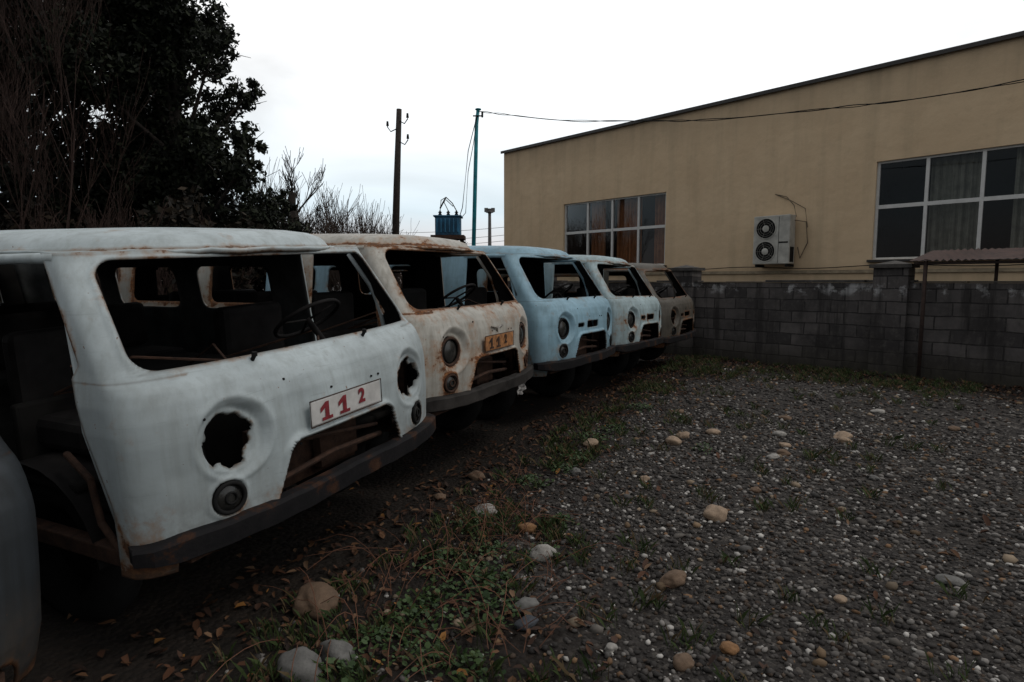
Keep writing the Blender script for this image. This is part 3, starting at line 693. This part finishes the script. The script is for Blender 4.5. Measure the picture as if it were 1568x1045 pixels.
def scatter_stones(name,x,y,size,cols,mat,rng,smooth=False):
    n=len(x); J=ico[None]*(1+rng.uniform(-.24,.24,(n,12,1)))
    sc=np.stack([rng.uniform(.8,1.35,n),rng.uniform(.7,1.1,n),rng.uniform(.45,.8,n)],-1)*size[:,None]
    J=J*sc[:,None,:]; a=rng.uniform(0,2*math.pi,n); t1=rng.normal(0,.35,n)
    ca,sa=np.cos(a)[:,None],np.sin(a)[:,None]; ct,st=np.cos(t1)[:,None],np.sin(t1)[:,None]
    X0,Y0,Z0=J[...,0],J[...,1],J[...,2]; Y1=Y0*ct-Z0*st; Z1=Y0*st+Z0*ct
    X2=X0*ca-Y1*sa; Y2=X0*sa+Y1*ca
    V=np.stack([X2+x[:,None],Y2+y[:,None],Z1+(gz(x,y)+size*.28)[:,None]],-1).reshape(-1,3)
    F=(icf[None]+12*np.arange(n)[:,None,None]).reshape(-1,3)
    return mesh_np(name,V,F,mat,np.repeat(cols,12,0),smooth)
def stone_cols(n,rng):
    base=np.array([(.028,.025,.023),(.055,.049,.045),(.105,.096,.088),(.055,.038,.027),(.20,.185,.17),(.42,.40,.37),(.17,.10,.055)])
    k=rng.choice(7,n,p=[.29,.24,.18,.11,.115,.04,.025]); return base[k]*rng.uniform(.75,1.25,(n,1))
def sector(n,r0,r1,rng,a0=-52,a1=48):
    r=np.sqrt(rng.uniform(r0*r0,r1*r1,n)); a=np.radians(rng.uniform(a0,a1,n)); return r*np.sin(a),r*np.cos(a)
xs_,ys_,ss_=[],[],[]
for n,r0,r1,s0,s1 in ((24000,1.6,4.2,.005,.019),(32000,4.2,7.5,.008,.022),(26000,7.5,14,.011,.028)):
    x,y=sector(n,r0,r1,R); gm=gravmask(x,y); k=R.random(n)<np.clip(gm,.10,1); k&=(dline(x,y)>-.1)
    x,y=x[k],y[k]; xs_.append(x);ys_.append(y);ss_.append(s0+(s1-s0)*R.random(len(x))**2.0)
x=np.concatenate(xs_);y=np.concatenate(ys_);s=np.concatenate(ss_)
mst=colattr('stones',.75,bump=.3)
scatter_stones('gravel',x,y,s,stone_cols(len(x),R),mst,R)
tan=np.array([(.20,.135,.08),(.14,.125,.11),(.26,.20,.14),(.09,.085,.08)])
def rock(x,y,w,col,flat=.7,seed=0):
    import bmesh
    bm=bmesh.new(); bmesh.ops.create_icosphere(bm,subdivisions=4,radius=1)
    rr=random.Random(seed); o=Vector((rr.uniform(0,50),rr.uniform(0,50),rr.uniform(0,50))); ay=rr.uniform(.65,.95)
    for v in bm.verts:
        p=v.co.copy(); d=1+.34*noise.noise(p*.9+o)+.12*noise.noise(p*2.1+o)+.03*noise.noise(p*6+o)+.012*noise.noise(p*15+o); v.co=p*d
    sx=w/2
    for v in bm.verts:
        v.co=Vector((v.co.x*sx,v.co.y*sx*ay,v.co.z*sx*flat))
    me=bpy.data.meshes.new('rock'); bm.to_mesh(me); bm.free()
    for p in me.polygons: p.use_smooth=True
    ob=bpy.data.objects.new('rock',me); ob.location=(x,y,float(gz(np.array(x),np.array(y)))+sx*flat*.50); ob.rotation_euler=(rr.uniform(-.15,.15),rr.uniform(-.15,.15),rr.uniform(-.5,.5)); link(ob)
    me.materials.append(col)
def rockmat(nm,c): 
    t=NT(nm); co=t.coord(); f=t.noise(14,9,.7,co); g=t.noise(90,4,.6,co)
    t.base(t.mix(t.math('MULTIPLY',t.ramp(g,[(.45,0),(.65,1)]),.35),t.ramp(f,[(.25,tuple(q*.5 for q in c)),(.7,tuple(q*1.15 for q in c))]),tuple(q*.5 for q in c))); t.rough(.85); t.bump(f,.6,.012); return t.m
RM={'tan':rockmat('rock_tan',(.36,.26,.18)),'grey':rockmat('rock_grey',(.16,.155,.145)),'light':rockmat('rock_light',(.36,.34,.31)),'brown':rockmat('rock_brown',(.17,.11,.07)),'blue':rockmat('rock_blue',(.05,.055,.065)),'orange':rockmat('rock_orange',(.27,.14,.06))}
q=.909
for i,(x,y,w,c,fl) in enumerate([(1.40,4.03,.19,'tan',.65),(.18,3.48,.155,'light',.85),(-.19,4.16,.18,'light',.5),(.89,3.18,.16,'brown',.6),(-.99,2.93,.23,'brown',.75),(-.89,2.40,.19,'grey',.75),(-.77,2.51,.16,'grey',.8),(.076,2.93,.11,'grey',.8),(.07,2.80,.11,'blue',.5),
  (.79,5.95,.16,'tan',.6),(1.64,6.05,.16,'tan',.6),(1.80,6.25,.14,'tan',.7),(2.2,6.5,.14,'tan',.6),(2.87,6.4,.13,'light',.6),(3.5,6.3,.21,'tan',.4),(3.42,6.1,.12,'tan',.6),(.74,2.47,.10,'brown',.75),(.97,2.57,.085,'orange',.7),(2.41,3.2,.14,'grey',.4),(4.6,7.5,.16,'light',.4),(.1,3.87,.12,'orange',.6),(2.46,5.6,.11,'light',.5),(2.6,5.7,.13,'brown',.6),(2.75,6.0,.12,'tan',.5),(-.3,5.0,.14,'brown',.6),(-.55,4.5,.1,'brown',.6),(3.3,7.2,.15,'brown',.5),(1.1,4.9,.08,'tan',.7),(1.9,4.6,.08,'brown',.7),(3.9,4.3,.09,'tan',.6),(.45,2.6,.06,'light',.7),(1.7,3.0,.06,'tan',.7),(2.9,2.9,.07,'brown',.6),(.55,5.1,.09,'grey',.6),(3.0,4.9,.08,'grey',.6),(4.9,6.6,.11,'brown',.6),(2.1,7.5,.12,'brown',.5),(-.62,2.9,.05,'tan',.7)]):
    rock(x*q,y*q,w*q,RM[c],fl,i+1)
n=620; x,y=sector(n,1.9,10.5,R,-20,46); k=dline(x,y)>.25; x,y=x[k],y[k]; cc=tan[R.integers(0,4,len(x))]*R.uniform(.5,1.1,(len(x),1))
scatter_stones('pebbles',x,y,.014+.022*R.random(len(x))**1.5,cc,mst,R,True)
def fallen(n,rng):
    x,y=sector(n*3,1.7,13,rng,-52,48)
    g=gravmask(x,y); pr=np.clip(1.05-g,.05,1)*np.where(dline(x,y)>-.5,1,.15)
    k=rng.random(len(x))<pr; x,y=x[k][:n],y[k][:n]; n=len(x)
    s=rng.uniform(.009,.027,n); a=rng.uniform(0,6.28,n); tl=rng.normal(0,.45,n); curl=rng.uniform(.1,.9,n)
    P=np.array([(-1.1,0,0),(-.4,.55,1),(.5,.5,1),(1.2,0,.2),(.5,-.5,1),(-.4,-.55,1)])
    P=P[None]*(1+rng.uniform(-.3,.3,(n,6,1)))
    X=P[:,:,0]*s[:,None]; Y=P[:,:,1]*s[:,None]; Z=P[:,:,2]*(s*curl*.6)[:,None]+X*np.sin(tl)[:,None]
    ca,sa=np.cos(a)[:,None],np.sin(a)[:,None]
    V=np.stack([X*ca-Y*sa+x[:,None],X*sa+Y*ca+y[:,None],Z+(gz(x,y)+.010+s*.3)[:,None]],-1).reshape(-1,3)
    base=6*np.arange(n)[:,None,None]; F=(np.array([(0,1,2,3),(0,3,4,5)])[None]+base).reshape(-1,4)
    pal=np.array([(.085,.038,.020),(.12,.060,.030),(.055,.028,.018),(.16,.095,.055),(.032,.019,.014),(.24,.11,.03)])
    c=pal[rng.choice(6,n,p=[.3,.20,.22,.08,.18,.02])]*rng.uniform(.6,1.2,(n,1))
    mesh_np('fallen_leaves',V,F,colattr('dry_leaves',.75),np.repeat(c,6,0))
fallen(17000,R)
def grass(rng):
    x,y=sector(8500,1.7,13,rng,-50,38); d=dline(x,y); g=gravmask(x,y)
    pr=np.where((d>-.1),1,0)*np.clip(nz2(x,y,1.6,3)+.75,0.08,1)*np.clip(1.1-g,.02,1)
    k=rng.random(len(x))<pr; x,y=x[k],y[k]
    per=22; n=len(x)*per; X=np.repeat(x,per)+rng.normal(0,.028,n); Y=np.repeat(y,per)+rng.normal(0,.028,n)
    h=rng.uniform(.02,.09,n); a=rng.uniform(0,6.28,n); w=rng.uniform(.0012,.003,n); ln=rng.uniform(.2,1.0,n)*h
    bx,by=np.cos(a),np.sin(a); z0=gz(X,Y)
    V=np.stack([np.stack([X-by*w,Y+bx*w,z0],-1),np.stack([X+by*w,Y-bx*w,z0],-1),np.stack([X+bx*ln*.4+by*w*.7,Y+by*ln*.4-bx*w*.7,z0+h*.65],-1),np.stack([X+bx*ln,Y+by*ln,z0+h],-1)],1).reshape(-1,3)
    F=np.arange(4*n).reshape(n,4)
    m=rng.random(n)[:,None]; c=np.array((.022,.040,.012))*(1-m)+np.array((.065,.090,.030))*m; dry=rng.random(n)<.25; c[dry]=(.12,.085,.045)
    mesh_np('grass',V,F,colattr('grass_blades',.6),np.repeat(c,4,0))
grass(R)
def weeds(rng):
    spots=[(-.26,2.72,.30),(-.45,2.55,.22),(-.60,2.36,.2),(-.12,2.9,.2),(-.05,2.62,.14),(-.35,3.1,.2),(.18,3.2,.12),(-.2,3.6,.2),(.3,3.6,.1),(-.68,2.15,.14),(.55,5.0,.16),(.15,4.4,.18),(-.1,3.2,.15),(1.7,5.3,.12),(1.0,5.9,.2),(1.5,7.0,.2),(-.35,2.3,.16),(-.15,2.25,.12),(.75,5.6,.2),(.4,4.7,.15)]
    px,py,pz=[],[],[]
    for (x,y,r) in spots:
        n=int(3900*r*r)+40; a=rng.uniform(0,6.28,n); q=r*np.sqrt(rng.random(n))*rng.uniform(.5,1.15,n); px.append(x+q*np.cos(a)); py.append(y+q*np.sin(a)); pz.append(rng.uniform(.01,.06,n)*(1.25-q/r))
    X=np.concatenate(px);Y=np.concatenate(py);Zz=np.concatenate(pz); n=len(X)
    s=rng.uniform(.005,.014,n); k=6; t=np.arange(k)*2*math.pi/k; a=rng.uniform(0,6.28,n)
    nx_,ny_=rng.normal(0,.5,n),rng.normal(0,.5,n)
    LX=np.cos(t[None]+a[:,None])*s[:,None]; LY=np.sin(t[None]+a[:,None])*s[:,None]*.75; LZ=LX*nx_[:,None]+LY*ny_[:,None]
    V=np.stack([LX+X[:,None],LY+Y[:,None],LZ+(gz(X,Y)+Zz+.008)[:,None]],-1).reshape(-1,3); F=np.arange(k*n).reshape(n,k)
    m=rng.random(n)[:,None]; c=np.array((.020,.042,.013))*(1-m)+np.array((.060,.10,.032))*m
    mesh_np('weeds',V,F,colattr('weed_leaves',.5),np.repeat(c,k,0))
weeds(R)
mb=MB(); rr=random.Random(21)
for k in range(170):
    x,y=rr.uniform(-1.0,.25),rr.uniform(2.2,4.3)
    if not (.0<dline(x,y)<1.2): continue
    a=rr.uniform(0,6.28); L=rr.uniform(.12,.5); h=rr.uniform(.02,.22)
    pts=[(x+math.cos(a)*L*q+.02*math.sin(q*5),y+math.sin(a)*L*q,.01+h*math.sin(min(1,q*1.1)*2.4)) for q in np.linspace(0,1,7)]
    mb.tube(pts,[.0018]*6+[.001],4,cap=False)
mb.make('dry_stems',simple('dry_stems_brown',(.13,.055,.03),.9),None)
# ------------------------------------------------------------------ WORLD / SUN / CAMERA
w=bpy.data.worlds.new('World'); scn.world=w; w.use_nodes=True; nt=w.node_tree; nt.nodes.clear()
N=nt.nodes.new; L=nt.links.new
out=N('ShaderNodeOutputWorld'); bg=N('ShaderNodeBackground'); L(bg.outputs[0],out.inputs[0]); bg.inputs['Strength'].default_value=.1
sky=N('ShaderNodeTexSky'); sky.sky_type='NISHITA'; sky.sun_disc=False; SE,SR=52,115
sky.sun_elevation=rad(SE); sky.sun_rotation=rad(SR); sky.air_density=1.2; sky.dust_density=3
tc=N('ShaderNodeTexCoord'); sp=N('ShaderNodeSeparateXYZ'); L(tc.outputs['Generated'],sp.inputs[0])
rp=N('ShaderNodeValToRGB'); L(sp.outputs['Z'],rp.inputs['Fac']); e=rp.color_ramp.elements
stops=[(0,(.74,.62,.59)),(.05,(.72,.69,.69)),(.11,(.63,.73,.79)),(.20,(.82,.87,.90)),(.33,(1.0,1.0,1.0)),(.55,(.94,.95,.96)),(1,(.60,.61,.63))]
while len(e)<len(stops): e.new(.5)
for i,(p,c) in enumerate(stops): e[i].position=p; e[i].color=(*c,1)
mp=N('ShaderNodeMapping'); mp.inputs['Scale'].default_value=(1,1,3.2); L(tc.outputs['Generated'],mp.inputs[0])
no=N('ShaderNodeTexNoise'); no.inputs['Scale'].default_value=2.1; no.inputs['Detail'].default_value=8; no.inputs['Roughness'].default_value=.5; no.inputs['Distortion'].default_value=.5; L(mp.outputs[0],no.inputs['Vector'])
mr=N('ShaderNodeMapRange'); mr.inputs[1].default_value=.32; mr.inputs[2].default_value=.60; mr.inputs[3].default_value=.86; mr.inputs[4].default_value=1.14; L(no.outputs['Fac'],mr.inputs[0])
dt=N('ShaderNodeVectorMath'); dt.operation='DOT_PRODUCT'; dt.inputs[1].default_value=(.20,.97,.1); L(tc.outputs['Generated'],dt.inputs[0])
mr2=N('ShaderNodeMapRange'); mr2.inputs[1].default_value=-1; mr2.inputs[2].default_value=1; mr2.inputs[3].default_value=.28; mr2.inputs[4].default_value=1.20; L(dt.outputs['Value'],mr2.inputs[0])
mm=N('ShaderNodeMath'); mm.operation='MULTIPLY'; L(mr.outputs[0],mm.inputs[0]); L(mr2.outputs[0],mm.inputs[1])
m2=N('ShaderNodeMath'); m2.operation='MULTIPLY'; m2.inputs[1].default_value=9.8; L(mm.outputs[0],m2.inputs[0])
sc=N('ShaderNodeVectorMath'); sc.operation='SCALE'; L(rp.outputs['Color'],sc.inputs[0]); L(m2.outputs[0],sc.inputs['Scale'])
mx=N('ShaderNodeMix'); mx.data_type='RGBA'; mx.inputs[0].default_value=.94; L(sky.outputs[0],mx.inputs[6]); L(sc.outputs[0],mx.inputs[7]); L(mx.outputs[2],bg.inputs['Color'])
sl=bpy.data.lights.new('sun','SUN'); sl.energy=.65; sl.angle=rad(16); sl.color=(1,.94,.87); so=bpy.data.objects.new('sun',sl); link(so)
az=rad(SR); el=rad(SE); d=Vector((math.sin(az)*math.cos(el),math.cos(az)*math.cos(el),math.sin(el)))
so.rotation_euler=d.to_track_quat('Z','Y').to_euler(); so.location=(5,-5,12)
cam=bpy.data.cameras.new('camera'); co=bpy.data.objects.new('camera',cam); link(co); scn.camera=co
cam.lens=21.35; cam.sensor_width=36; cam.clip_end=2000; cam.clip_start=.05
co.location=(0,0,1.5); co.rotation_euler=(rad(90-5.65),0,0)
scn.view_settings.view_transform='Standard'; scn.view_settings.look='None'; scn.view_settings.exposure=0
